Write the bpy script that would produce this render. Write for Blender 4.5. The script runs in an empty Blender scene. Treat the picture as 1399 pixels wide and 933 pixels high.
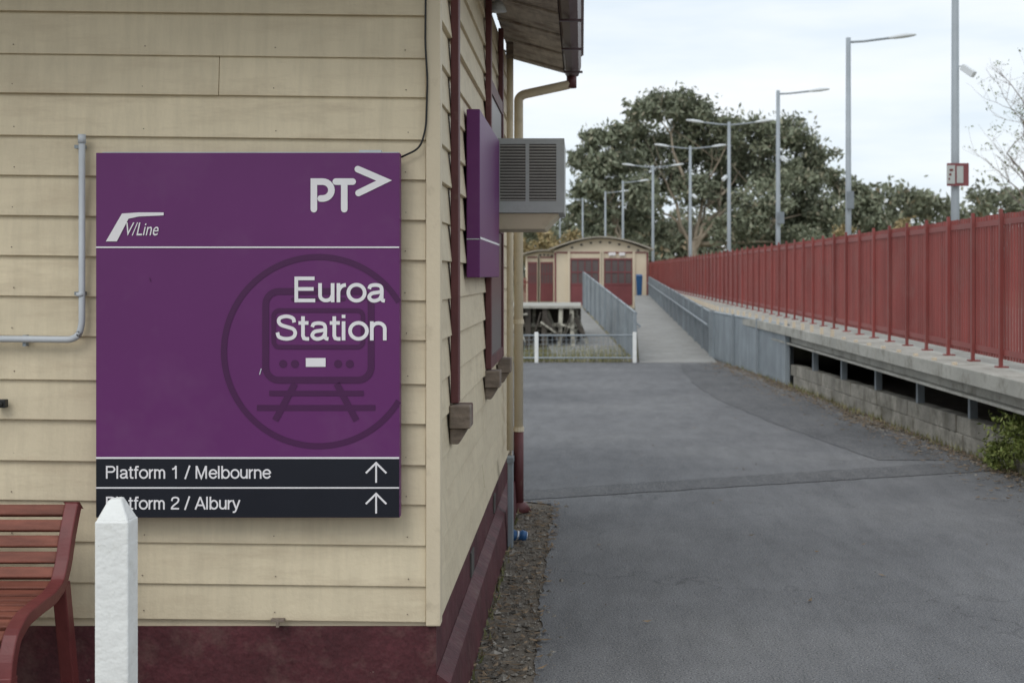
import bpy, math, random
import numpy as np
from mathutils import Vector
random.seed(7); RS=np.random.RandomState(11)
F=1943.0; HX=795.0; HY=376.0; EYE=1.6
def P(px,py,Y): return ((px-HX)*Y/F, Y, EYE-(py-HY)*Y/F)
def XX(px,Y): return (px-HX)*Y/F
def ZZ(py,Y): return EYE-(py-HY)*Y/F
sc=bpy.context.scene
# ------------------------------------------------------------------ materials
def ramp(nt,fac,stops):
    r=nt.nodes.new('ShaderNodeValToRGB')
    el=r.color_ramp.elements
    while len(el)<len(stops): el.new(0.5)
    for e,(p,c) in zip(el,stops):
        e.position=p; e.color=(c[0],c[1],c[2],1) if not isinstance(c,float) else (c,c,c,1)
    nt.links.new(fac,r.inputs[0]); return r.outputs[0]
def noise(nt,vec,scale,detail=3,rough=0.6):
    n=nt.nodes.new('ShaderNodeTexNoise'); n.inputs['Scale'].default_value=scale
    n.inputs['Detail'].default_value=detail; n.inputs['Roughness'].default_value=rough
    nt.links.new(vec,n.inputs['Vector']); return n.outputs[0]
def mapping(nt,vec,s):
    m=nt.nodes.new('ShaderNodeMapping'); m.inputs['Scale'].default_value=s
    nt.links.new(vec,m.inputs['Vector']); return m.outputs[0]
def mixc(nt,fac,a,b,mode='MIX'):
    m=nt.nodes.new('ShaderNodeMix'); m.data_type='RGBA'; m.blend_type=mode
    for s,v in ((m.inputs[0],fac),(m.inputs[6],a),(m.inputs[7],b)):
        if hasattr(v,'is_linked') or hasattr(v,'node'): nt.links.new(v,s)
        elif isinstance(v,(int,float)): s.default_value=v
        else: s.default_value=(v[0],v[1],v[2],1)
    return m.outputs[2]
def mat(name,c,rough=0.7,var=0.12,scale=3,stretch=(1,1,1),dirt=None,dirt_lo=0.58,dirt_hi=0.72,dscale=6,
        bump=0.0,bscale=60,metal=0.0,island=0.0,speck=0.0,sscale=150,chip=None,chip_t=0.7,cscale=25,dstretch=(1,1,1),streak=0.0):
    m=bpy.data.materials.new(name); m.use_nodes=True; nt=m.node_tree
    b=nt.nodes['Principled BSDF']; b.inputs['Roughness'].default_value=rough; b.inputs['Metallic'].default_value=metal
    b.inputs['Specular IOR Level'].default_value=0.35
    g=nt.nodes.new('ShaderNodeNewGeometry'); pos=g.outputs['Position']
    n=noise(nt,mapping(nt,pos,stretch),scale)
    lo=[x*(1-var) for x in c]; hi=[min(1,x*(1+var)) for x in c]
    col=ramp(nt,n,[(0.3,lo),(0.7,hi)])
    if island>0:
        r=ramp(nt,g.outputs['Random Per Island'],[(0,1.0-island),(1,1.0)])
        col=mixc(nt,1.0,col,r,'MULTIPLY')
    if speck>0:
        s=ramp(nt,noise(nt,pos,sscale,2,0.7),[(0.35,1.0-speck),(0.65,1.0+0.0)])
        col=mixc(nt,1.0,col,s,'MULTIPLY')
    if streak>0:
        s=ramp(nt,noise(nt,mapping(nt,pos,(7,7,0.6)),3.0,4,0.7),[(0.40,1.0),(0.72,1.0-streak)])
        col=mixc(nt,1.0,col,s,'MULTIPLY')
    if dirt:
        f=ramp(nt,noise(nt,mapping(nt,pos,dstretch),dscale,4,0.7),[(dirt_lo,0.0),(dirt_hi,1.0)])
        col=mixc(nt,f,col,dirt)
    if chip:
        f=ramp(nt,noise(nt,pos,cscale,4,0.65),[(chip_t,0.0),(chip_t+0.02,1.0)])
        col=mixc(nt,f,col,chip)
    nt.links.new(col,b.inputs['Base Color'])
    if bump>0:
        bp=nt.nodes.new('ShaderNodeBump'); bp.inputs['Strength'].default_value=bump; bp.inputs['Distance'].default_value=0.01
        nt.links.new(noise(nt,pos,bscale,2,0.6),bp.inputs['Height']); nt.links.new(bp.outputs[0],b.inputs['Normal'])
    return m
def leafmat(name,stops):
    m=bpy.data.materials.new(name); m.use_nodes=True; nt=m.node_tree
    b=nt.nodes['Principled BSDF']; b.inputs['Roughness'].default_value=0.65; b.inputs['Specular IOR Level'].default_value=0.3
    g=nt.nodes.new('ShaderNodeNewGeometry')
    col=ramp(nt,g.outputs['Random Per Island'],stops)
    k=ramp(nt,noise(nt,g.outputs['Position'],0.35,2,0.6),[(0.35,0.78),(0.65,1.0)])
    col=mixc(nt,1.0,col,k,'MULTIPLY')
    nt.links.new(col,b.inputs['Base Color']); return m

CREAM=(0.69,0.595,0.425)
M={}
M['cream']=mat('cream_weatherboard_paint',CREAM,0.6,0.06,1.2,(1,1,4),dirt=(0.50,0.41,0.285),dirt_lo=0.50,dirt_hi=0.88,dscale=3,bump=0.18,bscale=40,island=0.10,chip=(0.40,0.34,0.25),chip_t=0.715,cscale=16,dstretch=(1,1,5),streak=0.12)
M['creamtrim']=mat('cream_trim_paint',(0.65,0.56,0.41),0.55,0.06,4,(1,1,0.5),dirt=(0.42,0.35,0.245),dirt_lo=0.56,dirt_hi=0.85,dscale=8,bump=0.1,bscale=60)
M['maroon']=mat('maroon_paint',(0.092,0.024,0.030),0.65,0.3,5,dirt=(0.15,0.085,0.075),dirt_lo=0.52,dirt_hi=0.85,dscale=7,bump=0.5,bscale=25,speck=0.3,sscale=60,chip=(0.24,0.19,0.16),chip_t=0.70,cscale=18)
M['maroontrim']=mat('maroon_trim_paint',(0.115,0.038,0.040),0.5,0.2,5,bump=0.1,bscale=60,dirt=(0.2,0.14,0.11),dirt_lo=0.6,dirt_hi=0.8)
M['oldwood']=mat('weathered_timber',(0.20,0.16,0.13),0.8,0.3,12,(1,1,4),bump=0.4,bscale=60,dirt=(0.10,0.03,0.03))
M['soffit']=mat('soffit_boards',(0.50,0.44,0.37),0.8,0.2,6,(6,0.6,1),bump=0.2,dirt=(0.27,0.21,0.17),dirt_lo=.45,dirt_hi=.7)
M['gutter']=mat('gutter_paint',(0.085,0.050,0.056),0.4,0.2,6)
M['purple']=mat('sign_purple_enamel',(0.128,0.024,0.134),0.42,0.05,2.0,dirt=(0.155,0.055,0.158),dirt_lo=0.52,dirt_hi=0.9,dscale=2.5,chip=(0.25,0.15,0.25),chip_t=0.765,cscale=30)
M['purpled']=mat('sign_dark_purple',(0.070,0.014,0.072),0.4,0.05,2)
M['black']=mat('sign_black',(0.010,0.012,0.02),0.35,0.1,3)
M['white']=mat('sign_white_vinyl',(0.80,0.78,0.80),0.5,0.03,6)
M['postwhite']=mat('white_post_paint',(0.82,0.83,0.81),0.6,0.05,10,dirt=(0.62,0.62,0.57),dirt_lo=0.55,dirt_hi=0.85,dscale=14,bump=0.4,bscale=34,chip=(0.42,0.40,0.34),chip_t=0.70,cscale=22)
M['pvc']=mat('grey_conduit',(0.52,0.55,0.58),0.45,0.08,8)
M['cable']=mat('black_cable',(0.02,0.02,0.02),0.5,0.1,8)
M['benchred']=mat('bench_slat_stain',(0.225,0.075,0.050),0.6,0.3,5,(1,6,6),bump=0.25,bscale=70,island=0.28)
M['benchiron']=mat('bench_iron_paint',(0.15,0.036,0.036),0.45,0.2,8,bump=0.1)
M['ac']=mat('ac_casing',(0.42,0.435,0.42),0.5,0.08,6,dirt=(0.30,0.30,0.27),dirt_lo=0.55,dirt_hi=0.8)
M['acdark']=mat('ac_inside',(0.09,0.085,0.078),0.7)
M['acslat']=mat('ac_louvre',(0.33,0.315,0.28),0.6)
M['concrete']=mat('deck_concrete',(0.40,0.39,0.35),0.85,0.2,2,dirt=(0.21,0.20,0.17),dirt_lo=0.46,dirt_hi=0.72,dscale=4,bump=0.3,bscale=40)
M['rampc']=mat('ramp_concrete',(0.29,0.285,0.27),0.85,0.12,1.2,dirt=(0.21,0.20,0.18),dirt_lo=0.5,dirt_hi=0.75)
M['block']=mat('retaining_block',(0.37,0.345,0.295),0.9,0.2,3,dirt=(0.13,0.12,0.095),dirt_lo=0.44,dirt_hi=0.68,dscale=4,bump=0.5,bscale=50,island=0.3,speck=0.25,sscale=60)
M['steel']=mat('galvanised_steel',(0.28,0.315,0.34),0.5,0.15,3,metal=0.1,island=0.2)
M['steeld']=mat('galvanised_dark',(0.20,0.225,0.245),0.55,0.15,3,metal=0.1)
M['pole']=mat('lamp_pole_steel',(0.33,0.365,0.395),0.5,0.1,2)
M['lamphead']=mat('lamp_head',(0.66,0.69,0.71),0.4,0.05,2)
M['fence']=mat('red_fence_paint',(0.295,0.070,0.062),0.55,0.12,1.5,dirt=(0.24,0.09,0.08),dirt_lo=0.48,dirt_hi=0.8,dscale=2,island=0.32)
M['shelterm']=mat('shelter_maroon',(0.20,0.06,0.065),0.5,0.15,1)
M['shelterc']=mat('shelter_cream',(0.64,0.55,0.42),0.6,0.06,1)
M['oldcream']=mat('flaking_cream_timber',(0.52,0.50,0.42),0.8,0.25,3,dirt=(0.10,0.09,0.075),dirt_lo=.42,dirt_hi=.62,dscale=5)
M['olddark']=mat('dark_timber_and_shade',(0.075,0.065,0.055),0.9,0.4,3)  # dark timbers, and the painted shade behind the trestle
M['roofc']=mat('shelter_roof',(0.34,0.31,0.26),0.6,0.1,1)
M['glassd']=mat('dark_glass',(0.12,0.095,0.095),0.3,0.1,1)
M['blue']=mat('blue_plastic',(0.03,0.10,0.24),0.4,0.2,20)
M['foil']=mat('can_foil',(0.6,0.62,0.66),0.3,0.1,60,metal=0.7)
M['stone']=mat('gravel_stone',(0.30,0.275,0.24),0.9,0.3,30,island=0.65)
M['litter']=mat('dry_leaf',(0.25,0.18,0.115),0.9,0.3,30,island=0.6)
M['dirt']=mat('dirt_ground',(0.21,0.18,0.145),0.95,0.25,4,dirt=(0.13,0.11,0.09),dirt_lo=0.45,dirt_hi=0.65,dscale=18,bump=0.8,bscale=80,speck=0.4,sscale=120)
M['grassg']=mat('grass_ground',(0.18,0.17,0.10),0.95,0.35,0.6,dirt=(0.21,0.18,0.12),dirt_lo=0.45,dirt_hi=0.6,dscale=1.5,bump=0.4)
M['bark']=mat('gum_bark',(0.33,0.275,0.21),0.8,0.35,0.8)
M['twig']=mat('bare_twig_bark',(0.26,0.22,0.20),0.8,0.2,3)
M['gum']=leafmat('gum_leaves_hazed',[(0,(0.16,0.18,0.122)),(0.5,(0.225,0.25,0.17)),(0.85,(0.30,0.32,0.225)),(1,(0.37,0.33,0.24))])  # lighter and greyer than real leaves: distance haze put into the colour
M['treel']=leafmat('distant_leaves_hazed',[(0,(0.165,0.18,0.125)),(0.6,(0.235,0.255,0.172)),(0.92,(0.29,0.30,0.21)),(1,(0.42,0.31,0.20))])  # haze painted into these leaf colours too
M['shrub']=leafmat('shrub_leaves',[(0,(0.09,0.12,0.025)),(0.6,(0.18,0.22,0.055)),(1,(0.28,0.30,0.10))])
M['grass']=leafmat('grass_blades',[(0,(0.14,0.15,0.06)),(0.6,(0.24,0.23,0.11)),(1,(0.40,0.36,0.21))])
M['autumn']=leafmat('autumn_leaves',[(0,(0.30,0.26,0.13)),(1,(0.46,0.34,0.18))])
def asphalt(name='asphalt',k=1.0):
    m=bpy.data.materials.new(name); m.use_nodes=True; nt=m.node_tree; b=nt.nodes['Principled BSDF']
    b.inputs['Roughness'].default_value=0.9; b.inputs['Specular IOR Level'].default_value=0.3
    g=nt.nodes.new('ShaderNodeNewGeometry'); pos=g.outputs['Position']
    col=ramp(nt,noise(nt,pos,0.45,5,0.6),[(0.3,(0.150*k,0.152*k,0.160*k)),(0.5,(0.200*k,0.202*k,0.210*k)),(0.7,(0.245*k,0.246*k,0.250*k))])
    s=ramp(nt,noise(nt,pos,110,2,0.9),[(0.36,0.28),(0.5,0.88),(0.64,1.06)])
    col=mixc(nt,1.0,col,s,'MULTIPLY')
    s3=ramp(nt,noise(nt,mapping(nt,pos,(2.2,0.5,1)),2.6,4,0.75),[(0.35,0.80),(0.6,1.0)])
    col=mixc(nt,1.0,col,s3,'MULTIPLY')
    s2=ramp(nt,noise(nt,pos,140,1,0.5),[(0.68,0.0),(0.71,1.0)])
    col=mixc(nt,s2,col,(0.42,0.40,0.36))
    v=nt.nodes.new('ShaderNodeTexVoronoi'); v.feature='DISTANCE_TO_EDGE'; v.inputs['Scale'].default_value=0.36
    nz=nt.nodes.new('ShaderNodeTexNoise'); nz.inputs['Scale'].default_value=2.5; nz.inputs['Detail'].default_value=4
    nt.links.new(pos,nz.inputs['Vector'])
    vm=nt.nodes.new('ShaderNodeVectorMath'); vm.operation='MULTIPLY_ADD'; vm.inputs[1].default_value=(0.8,0.8,0.0)
    nt.links.new(nz.outputs['Color'],vm.inputs[0]); nt.links.new(pos,vm.inputs[2]); nt.links.new(vm.outputs[0],v.inputs['Vector'])
    ck=ramp(nt,v.outputs['Distance'],[(0.0,0.72),(0.0035,1.0)])
    col=mixc(nt,1.0,col,ck,'MULTIPLY')
    nt.links.new(col,b.inputs['Base Color'])
    bp=nt.nodes.new('ShaderNodeBump'); bp.inputs['Strength'].default_value=0.6; bp.inputs['Distance'].default_value=0.008
    nt.links.new(noise(nt,pos,110,1,0.7),bp.inputs['Height']); nt.links.new(bp.outputs[0],b.inputs['Normal'])
    return m
M['asphalt']=asphalt(); M['patch']=asphalt('asphalt_patch',0.76)
# ------------------------------------------------------------------ mesh helpers
def empty(name,loc=(0,0,0)):
    e=bpy.data.objects.new(name,None); e.location=loc; e.empty_display_size=0.2
    sc.collection.objects.link(e); return e
class MB:
    def __init__(s): s.v=[]; s.f=[]
    def add(s,vs,fs):
        o=len(s.v); s.v+= [tuple(a) for a in vs]; s.f+=[tuple(i+o for i in f) for f in fs]; return s
    def box(s,x0,x1,y0,y1,z0,z1):
        return s.hexa([(x0,y0,z0),(x1,y0,z0),(x1,y1,z0),(x0,y1,z0)],[(x0,y0,z1),(x1,y0,z1),(x1,y1,z1),(x0,y1,z1)])
    def hexa(s,b,t):
        return s.add(list(b)+list(t),[(3,2,1,0),(4,5,6,7),(0,1,5,4),(1,2,6,5),(2,3,7,6),(3,0,4,7)])
    def quad(s,*p): return s.add(p,[tuple(range(len(p)))])
    def beam(s,a,b,w,h):
        a=Vector(a); b=Vector(b); d=(b-a).normalized()
        up=Vector((0,0,1)) if abs(d.z)<0.95 else Vector((0,1,0))
        r=d.cross(up).normalized()*w/2; u=r.cross(d).normalized()*h/2
        return s.hexa([a-r-u,a+r-u,a+r+u,a-r+u],[b-r-u,b+r-u,b+r+u,b-r+u])
    def tube(s,pts,rad,n=8):
        pts=[Vector(p) for p in pts]
        if not hasattr(rad,'__len__'): rad=[rad]*len(pts)
        vs=[];fs=[]; prev=None
        for i,p in enumerate(pts):
            t=(pts[min(i+1,len(pts)-1)]-pts[max(i-1,0)]).normalized()
            if prev is None:
                r=t.cross(Vector((0,0,1)) if abs(t.z)<0.9 else Vector((0,1,0))).normalized()
            else: r=(prev-t*prev.dot(t)).normalized()
            prev=r; u=t.cross(r)
            for k in range(n):
                a=2*math.pi*k/n; vs.append(p+(r*math.cos(a)+u*math.sin(a))*rad[i])
        for i in range(len(pts)-1):
            for k in range(n):
                k2=(k+1)%n; fs.append((i*n+k,i*n+k2,(i+1)*n+k2,(i+1)*n+k))
        fs.append(tuple(range(n-1,-1,-1))); fs.append(tuple((len(pts)-1)*n+k for k in range(n)))
        return s.add(vs,fs)
    def obj(s,name,m,parent=None,bevel=0,smooth=False):
        me=bpy.data.meshes.new(name); me.from_pydata(s.v,[],s.f); me.update()
        me.materials.append(M[m] if isinstance(m,str) else m)
        o=bpy.data.objects.new(name,me); sc.collection.objects.link(o)
        if parent: o.parent=parent
        if smooth:
            for p in me.polygons: p.use_smooth=True
        if bevel:
            b=o.modifiers.new('bevel','BEVEL'); b.width=bevel; b.segments=2; b.limit_method='ANGLE'
        return o
def arc(pts,r,n=5):
    out=[Vector(pts[0])]
    for i in range(1,len(pts)-1):
        a,b,c=Vector(pts[i-1]),Vector(pts[i]),Vector(pts[i+1])
        p=b+(a-b).normalized()*r; q=b+(c-b).normalized()*r
        for k in range(n+1):
            t=k/n; out.append((1-t)**2*p+2*t*(1-t)*b+t*t*q)
    out.append(Vector(pts[-1])); return out
def foliage(name,clusters,n,size,m,parent=None,sub=9,subr=0.42,squash=0.8,fuzz=0.12):
    tot=sum(c[1]**2 for c in clusters)
    pos=[]
    for c,r in clusters:
        k=int(n*r*r/tot)
        d=RS.normal(size=(sub,3)); d/=np.linalg.norm(d,axis=1)[:,None]
        pc=np.array(c)+d*r*0.75*(RS.rand(sub,1)**0.4)*np.array([1,1,squash])
        rr=r*subr*(0.5+0.9*RS.rand(sub))
        idx=RS.randint(0,sub,k)
        d=RS.normal(size=(k,3)); d/=np.linalg.norm(d,axis=1)[:,None]
        rad=(RS.rand(k,1)**0.55)*(1+np.abs(RS.normal(size=(k,1)))*fuzz*2)
        q=pc[idx]+d*rr[idx][:,None]*rad*np.array([1.1,1.1,0.65])
        st=RS.rand(k)<fuzz
        q[st]=np.array(c)+np.clip(RS.normal(size=(st.sum(),3)),-1.7,1.7)*r*0.45
        pos.append(q)
    p=np.concatenate(pos); N=len(p)
    a=RS.normal(size=(N,3)); a[:,2]-=0.5; a/=np.linalg.norm(a,axis=1)[:,None]
    b=np.cross(a,RS.normal(size=(N,3))); b/=np.linalg.norm(b,axis=1)[:,None]
    s=(size*(0.5+RS.rand(N)))[:,None]
    a=a*s; b=b*s*0.4
    V=np.stack([p-a,p+b,p+a,p-b],1).reshape(-1,3)
    me=bpy.data.meshes.new(name)
    me.vertices.add(4*N); me.vertices.foreach_set('co',V.ravel())
    me.loops.add(4*N); me.loops.foreach_set('vertex_index',np.arange(4*N,dtype=np.int32))
    me.polygons.add(N); me.polygons.foreach_set('loop_start',np.arange(0,4*N,4,dtype=np.int32))
    me.update(calc_edges=True); me.validate()
    me.materials.append(M[m]); o=bpy.data.objects.new(name,me); sc.collection.objects.link(o)
    if parent: o.parent=parent
    return o
# ------------------------------------------------------------------ ground
MB().quad((-1500,-300,-0.012),(1500,-300,-0.012),(1500,2500,-0.012),(-1500,2500,-0.012)).obj('ground','grassg')
g=MB()
g.quad((-8,-2,-0.008),(9,-2,-0.008),(9,27.5,-0.008),(-8,27.5,-0.008)); g.obj('dirt_verge','dirt')
def wallx(Y): return 3.52-(Y-12)*0.0581
a=MB()
left=[(-0.17,1.0)]
for i in range(120):
    Y=1.2+i*0.0725; left.append((-0.185-0.0035*Y*0.5+random.uniform(-0.012,0.012)+.006*math.sin(Y*7),Y))
left+=[(-0.22,9.95),(-0.6,10.2),(-5,10.6),(-5,26.0)]
right=[(2.62,26.2),(2.62,25.4)]
for i in range(40):
    Y=25-i*0.6; right.append((wallx(Y)-(0.16+0.12*math.sin(Y*1.3)+random.uniform(0,.08)) if Y>11.4 else wallx(11.4)-0.1+ (11.4-Y)*0.25,Y))
a.quad(*[(x,y,0.0) for x,y in left+right+[(6.2,1.0)]]); a.obj('asphalt_path','asphalt')
s=MB(); n=60
up=[];lo=[]
for i in range(n+1):
    t=i/n; x=-0.42+t*3.75; y=10.15+t*1.5
    up.append((x,y+0.42+0.15*t+random.uniform(-.03,.03),0.004)); lo.append((x,y-0.03+random.uniform(-.015,.015),0.004))
for i in range(n): s.quad(lo[i],lo[i+1],up[i+1],up[i])
s.obj('asphalt_seam','patch')
s=MB(); L=[];R=[]
for i in range(n+1):
    t=i/n; Y=12.3+t*13.3
    L.append((wallx(Y)-0.95-0.45*math.sin(t*math.pi)+random.uniform(-.02,.02),Y,0.004)); R.append((wallx(Y)-0.34+random.uniform(-.02,.02),Y,0.004))
for i in range(n): s.quad(L[i],R[i],R[i+1],L[i+1])
s.obj('asphalt_patch','patch')
# gravel & litter
s=MB()
def rock(s,x,y,z,r):
    vs=[]
    for d in ((1,0,0),(0,1,0),(-1,0,0),(0,-1,0),(0,0,.7),(0,0,-.6)):
        k=r*random.uniform(.6,1.2); vs.append((x+d[0]*k+random.uniform(-.3,.3)*r,y+d[1]*k+random.uniform(-.3,.3)*r,z+d[2]*k))
    s.add(vs,[(0,1,4),(1,2,4),(2,3,4),(3,0,4),(1,0,5),(2,1,5),(3,2,5),(0,3,5)])
for i in range(3000):
    y=random.uniform(4.2,9.9); x=random.uniform(-0.46,-0.19)
    if random.random()<.10: x=-0.19+abs(random.gauss(0,.06))
    rock(s,x,y,-.002,random.uniform(.002,.009) if random.random()<.95 else random.uniform(.012,.026))
for i in range(300): rock(s,random.uniform(-.2,3.2),random.uniform(4.5,18),0.001,random.uniform(.002,.006))
for i in range(1500):
    y=random.uniform(10.5,26); rock(s,wallx(y)-abs(random.gauss(0,.16))-.02,y,0.0,random.uniform(.006,.02))
s.obj('gravel','stone')
s=MB()
def leaf(s,x,y,z,l):
    a=random.uniform(0,6.28); c,si=math.cos(a)*l,math.sin(a)*l; w=.3
    s.quad((x-c,y-si,z+random.uniform(0,.01)),(x-si*w,y+c*w,z+.004),(x+c,y+si,z+random.uniform(0,.015)),(x+si*w,y-c*w,z+.002))
for i in range(520): leaf(s,random.uniform(-.46,-.16),random.uniform(4.2,10),0.010,random.uniform(.012,.04))
for i in range(40): leaf(s,random.uniform(-.1,3.0),random.uniform(5,20),0.006,random.uniform(.012,.03))
for i in range(2500):
    y=random.uniform(9.5,26); leaf(s,wallx(y)-abs(random.gauss(0,.26))-.02,y,0.010,random.uniform(.015,.04))
s.obj('leaf_litter','litter')
# ------------------------------------------------------------------ station building
B=empty('weatherboard_station_building')
YF=4.89; XS=-0.51; YE=9.8
MB().box(-5.0,XS,YF,YE,0.02,3.08).obj('core','creamtrim',B)
rows=[850,802,746,690,636,580,525,466,411,356,301,246,192,134,80,22]
zs=[ZZ(r,4.87) for r in rows]
while zs[-1]<3.02: zs.append(zs[-1]+0.141)
zs[-1]=min(zs[-1],3.09)
def slope(x): return -(x+0.5)*0.012
fb=MB(); sb=MB(); nl=MB()
for i in range(len(zs)-1):
    z0,z1=zs[i],zs[i+1]+0.008
    segs=[(-4.95,-0.535)]
    if i%4==1: segs=[(-4.95,-2.1),(-2.0985,-0.535)]
    if i==13: segs=[(-4.95,-1.245),(-1.2438,-0.535)]
    for x0,x1 in segs:
        j=random.uniform(-.0012,.0012); k=0.020+random.uniform(-.003,.004)
        b=[(x0,YF-k,z0+slope(x0)+j),(x1,YF-k,z0+slope(x1)+j),(x1,YF+.002,z0+slope(x1)),(x0,YF+.002,z0+slope(x0))]
        t=[(x0,YF-.006,z1+slope(x0)),(x1,YF-.006,z1+slope(x1)),(x1,YF+.002,z1+slope(x1)),(x0,YF+.002,z1+slope(x0))]
        fb.hexa(b,t)
    for xn in (-0.60,-1.05,-1.5,-1.95,-2.4):
        xn+=random.uniform(-.006,.006); zn=z0+slope(xn)+.028+random.uniform(-.003,.003)
        nl.tube([(xn,YF-.0195,zn),(xn,YF-.0175,zn)],.0022,6)
    for y0,y1 in ((4.93,7.16),(7.163,9.76)):
        k=0.02+random.uniform(-.003,.004)
        sb.hexa([(XS-.002,y0,z0),(XS+k,y0,z0),(XS+k,y1,z0),(XS-.002,y1,z0)],[(XS-.002,y0,z1),(XS+.006,y0,z1),(XS+.006,y1,z1),(XS-.002,y1,z1)])
fb.obj('front_boards','cream',B,.0025); sb.obj('side_boards','cream',B,.0025); nl.obj('nail_heads','oldwood',B)
t=MB(); t.box(-0.534,-0.484,YF-.026,4.928,zs[0]-.012,3.08); t.box(-0.52,-0.482,9.765,9.82,0.02,3.08)
t.obj('corner_trim','creamtrim',B,0.004)
p=MB(); p.box(-4.95,-0.50,YF-.008,YE-.02,0.0,zs[0]-.016); p.obj('plinth','maroon',B)
p=MB(); p.hexa([(-0.499,4.86,0),(-0.44,4.86,0),(-0.44,9.7,0),(-0.499,9.7,0)],[(-0.499,4.86,.20),(-0.452,4.86,.20),(-0.452,9.7,.20),(-0.499,9.7,.20)])
p.hexa([(-0.499,4.875,.201),(-0.452,4.875,.201),(-0.452,9.7,.201),(-0.499,9.7,.201)],[(-0.499,4.875,.235),(-0.497,4.875,.235),(-0.497,9.7,.235),(-0.499,9.7,.235)])
p.hexa([(-4.9,4.845,0),(-0.46,4.845,0),(-0.46,4.881,0),(-4.9,4.881,0)],[(-4.9,4.862,.16),(-0.46,4.862,.16),(-0.46,4.881,.16),(-4.9,4.881,.16)])
p.obj('plinth_step','maroon',B,0.006)
p=MB(); p.box(-.4985,-.492,6.35,6.5,.25,.36); p.box(-.4985,-.492,8.0,8.12,.26,.36); p.obj('vent','acdark',B)
p=MB(); x,y,z=P(380,846,4.86); p.box(x-.022,x+.022,y-.015,y+.01,z-.005,z+.004); p.box(x-.004,x+.006,y-.018,y-.008,z-.022,z-.003); p.obj('old_bracket','oldwood',B)
bt=MB(); bk=MB()
for Y in (5.33,7.25,8.35):
    bt.box(-0.492,-0.462,Y,Y+.075,1.12,3.05)
    bk.box(-0.492,-0.415,Y-.05,Y+.10,1.03,1.115)
    bk.hexa([(-0.492,Y-.03,.97),(-0.46,Y-.03,.97),(-0.46,Y+.08,.97),(-0.492,Y+.08,.97)],[(-0.492,Y-.03,1.028),(-0.425,Y-.03,1.028),(-0.425,Y+.08,1.028),(-0.492,Y+.08,1.028)])
bt.obj('window_architrave','maroontrim',B,0.004); bk.obj('sill_blocks','oldwood',B,0.005)
w=MB(); w.box(-.492,-.472,7.33,8.34,1.12,2.6); w.obj('window_glass','glassd',B)
w=MB(); w.box(-.491,-.464,7.335,8.335,1.12,1.18); w.box(-.491,-.464,7.335,8.335,1.84,1.89); w.box(-.491,-.464,7.335,8.335,2.54,2.61); w.obj('window_sash','maroontrim',B)
ev=MB(); ev.hexa([(-0.488,4.0,3.085),(-0.125,4.0,2.985),(-0.125,9.75,2.985),(-0.488,9.75,3.085)],[(-0.488,4.0,3.105),(-0.125,4.0,3.005),(-0.125,9.75,3.005),(-0.488,9.75,3.105)])
ev.box(-5.1,-0.49,4.0,4.86,3.10,3.13); ev.obj('soffit','soffit',B)
ba=MB()
for i in range(9):
    y=4.1+i*.68; ba.hexa([(-0.486,y,3.072),(-0.127,y,2.972),(-0.127,y+.03,2.972),(-0.486,y+.03,3.072)],[(-0.486,y,3.0835),(-0.127,y,2.9835),(-0.127,y+.03,2.9835),(-0.486,y+.03,3.0835)])
ba.obj('soffit_battens','soffit',B)
gu=MB()
prof=[(-0.075,3.16),(-0.075,3.0),(-0.06,2.965),(-0.03,2.945),(0.0,2.97),(0.012,3.03),(0.012,3.10),(0.024,3.11),(0.024,3.13),(0.004,3.13),(-0.002,3.03),(-.02,2.985),(-.05,2.985),(-.065,3.01),(-.065,3.16)]
vs=[(x*1.4-.022,y,z) for y in (3.95,9.78) for x,z in prof]; k=len(prof)
gu.add(vs,[(i,(i+1)%k,k+(i+1)%k,k+i) for i in range(k)]+[tuple(range(k)),tuple(range(2*k-1,k-1,-1))])
gu.obj('gutter','gutter',B)
gu=MB()
for i in range(6): gu.box(-.12,.005,4.6+i*.95,4.63+i*.95,2.930,2.942)
gu.obj('gutter_brackets','gutter',B)
gu=MB(); gu.hexa([(-0.49,9.76,3.09),(-.13,9.76,2.99),(-.13,9.79,2.99),(-.49,9.79,3.09)],[(-0.49,9.76,3.42),(-.13,9.76,3.2),(-.13,9.79,3.2),(-.49,9.79,3.42)]); gu.obj('barge_board','gutter',B)
ro=MB(); ro.hexa([(0.0,3.95,3.15),(0.0,9.85,3.15),(-2.75,9.85,4.55),(-2.75,3.95,4.55)],[(0.0,3.95,3.18),(0.0,9.85,3.18),(-2.75,9.85,4.58),(-2.75,3.95,4.58)])
ro.hexa([(-5.5,3.95,3.15),(-5.5,9.85,3.15),(-2.752,9.85,4.55),(-2.752,3.95,4.55)],[(-5.5,3.95,3.18),(-5.5,9.85,3.18),(-2.752,9.85,4.58),(-2.752,3.95,4.58)])
ro.quad((-5.0,4.9,3.13),(-.5,4.9,3.13),(-2.75,4.9,4.5)); ro.quad((-5.0,9.78,3.13),(-.5,9.78,3.13),(-2.75,9.78,4.5))
ro.obj('roof','gutter',B)
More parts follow.
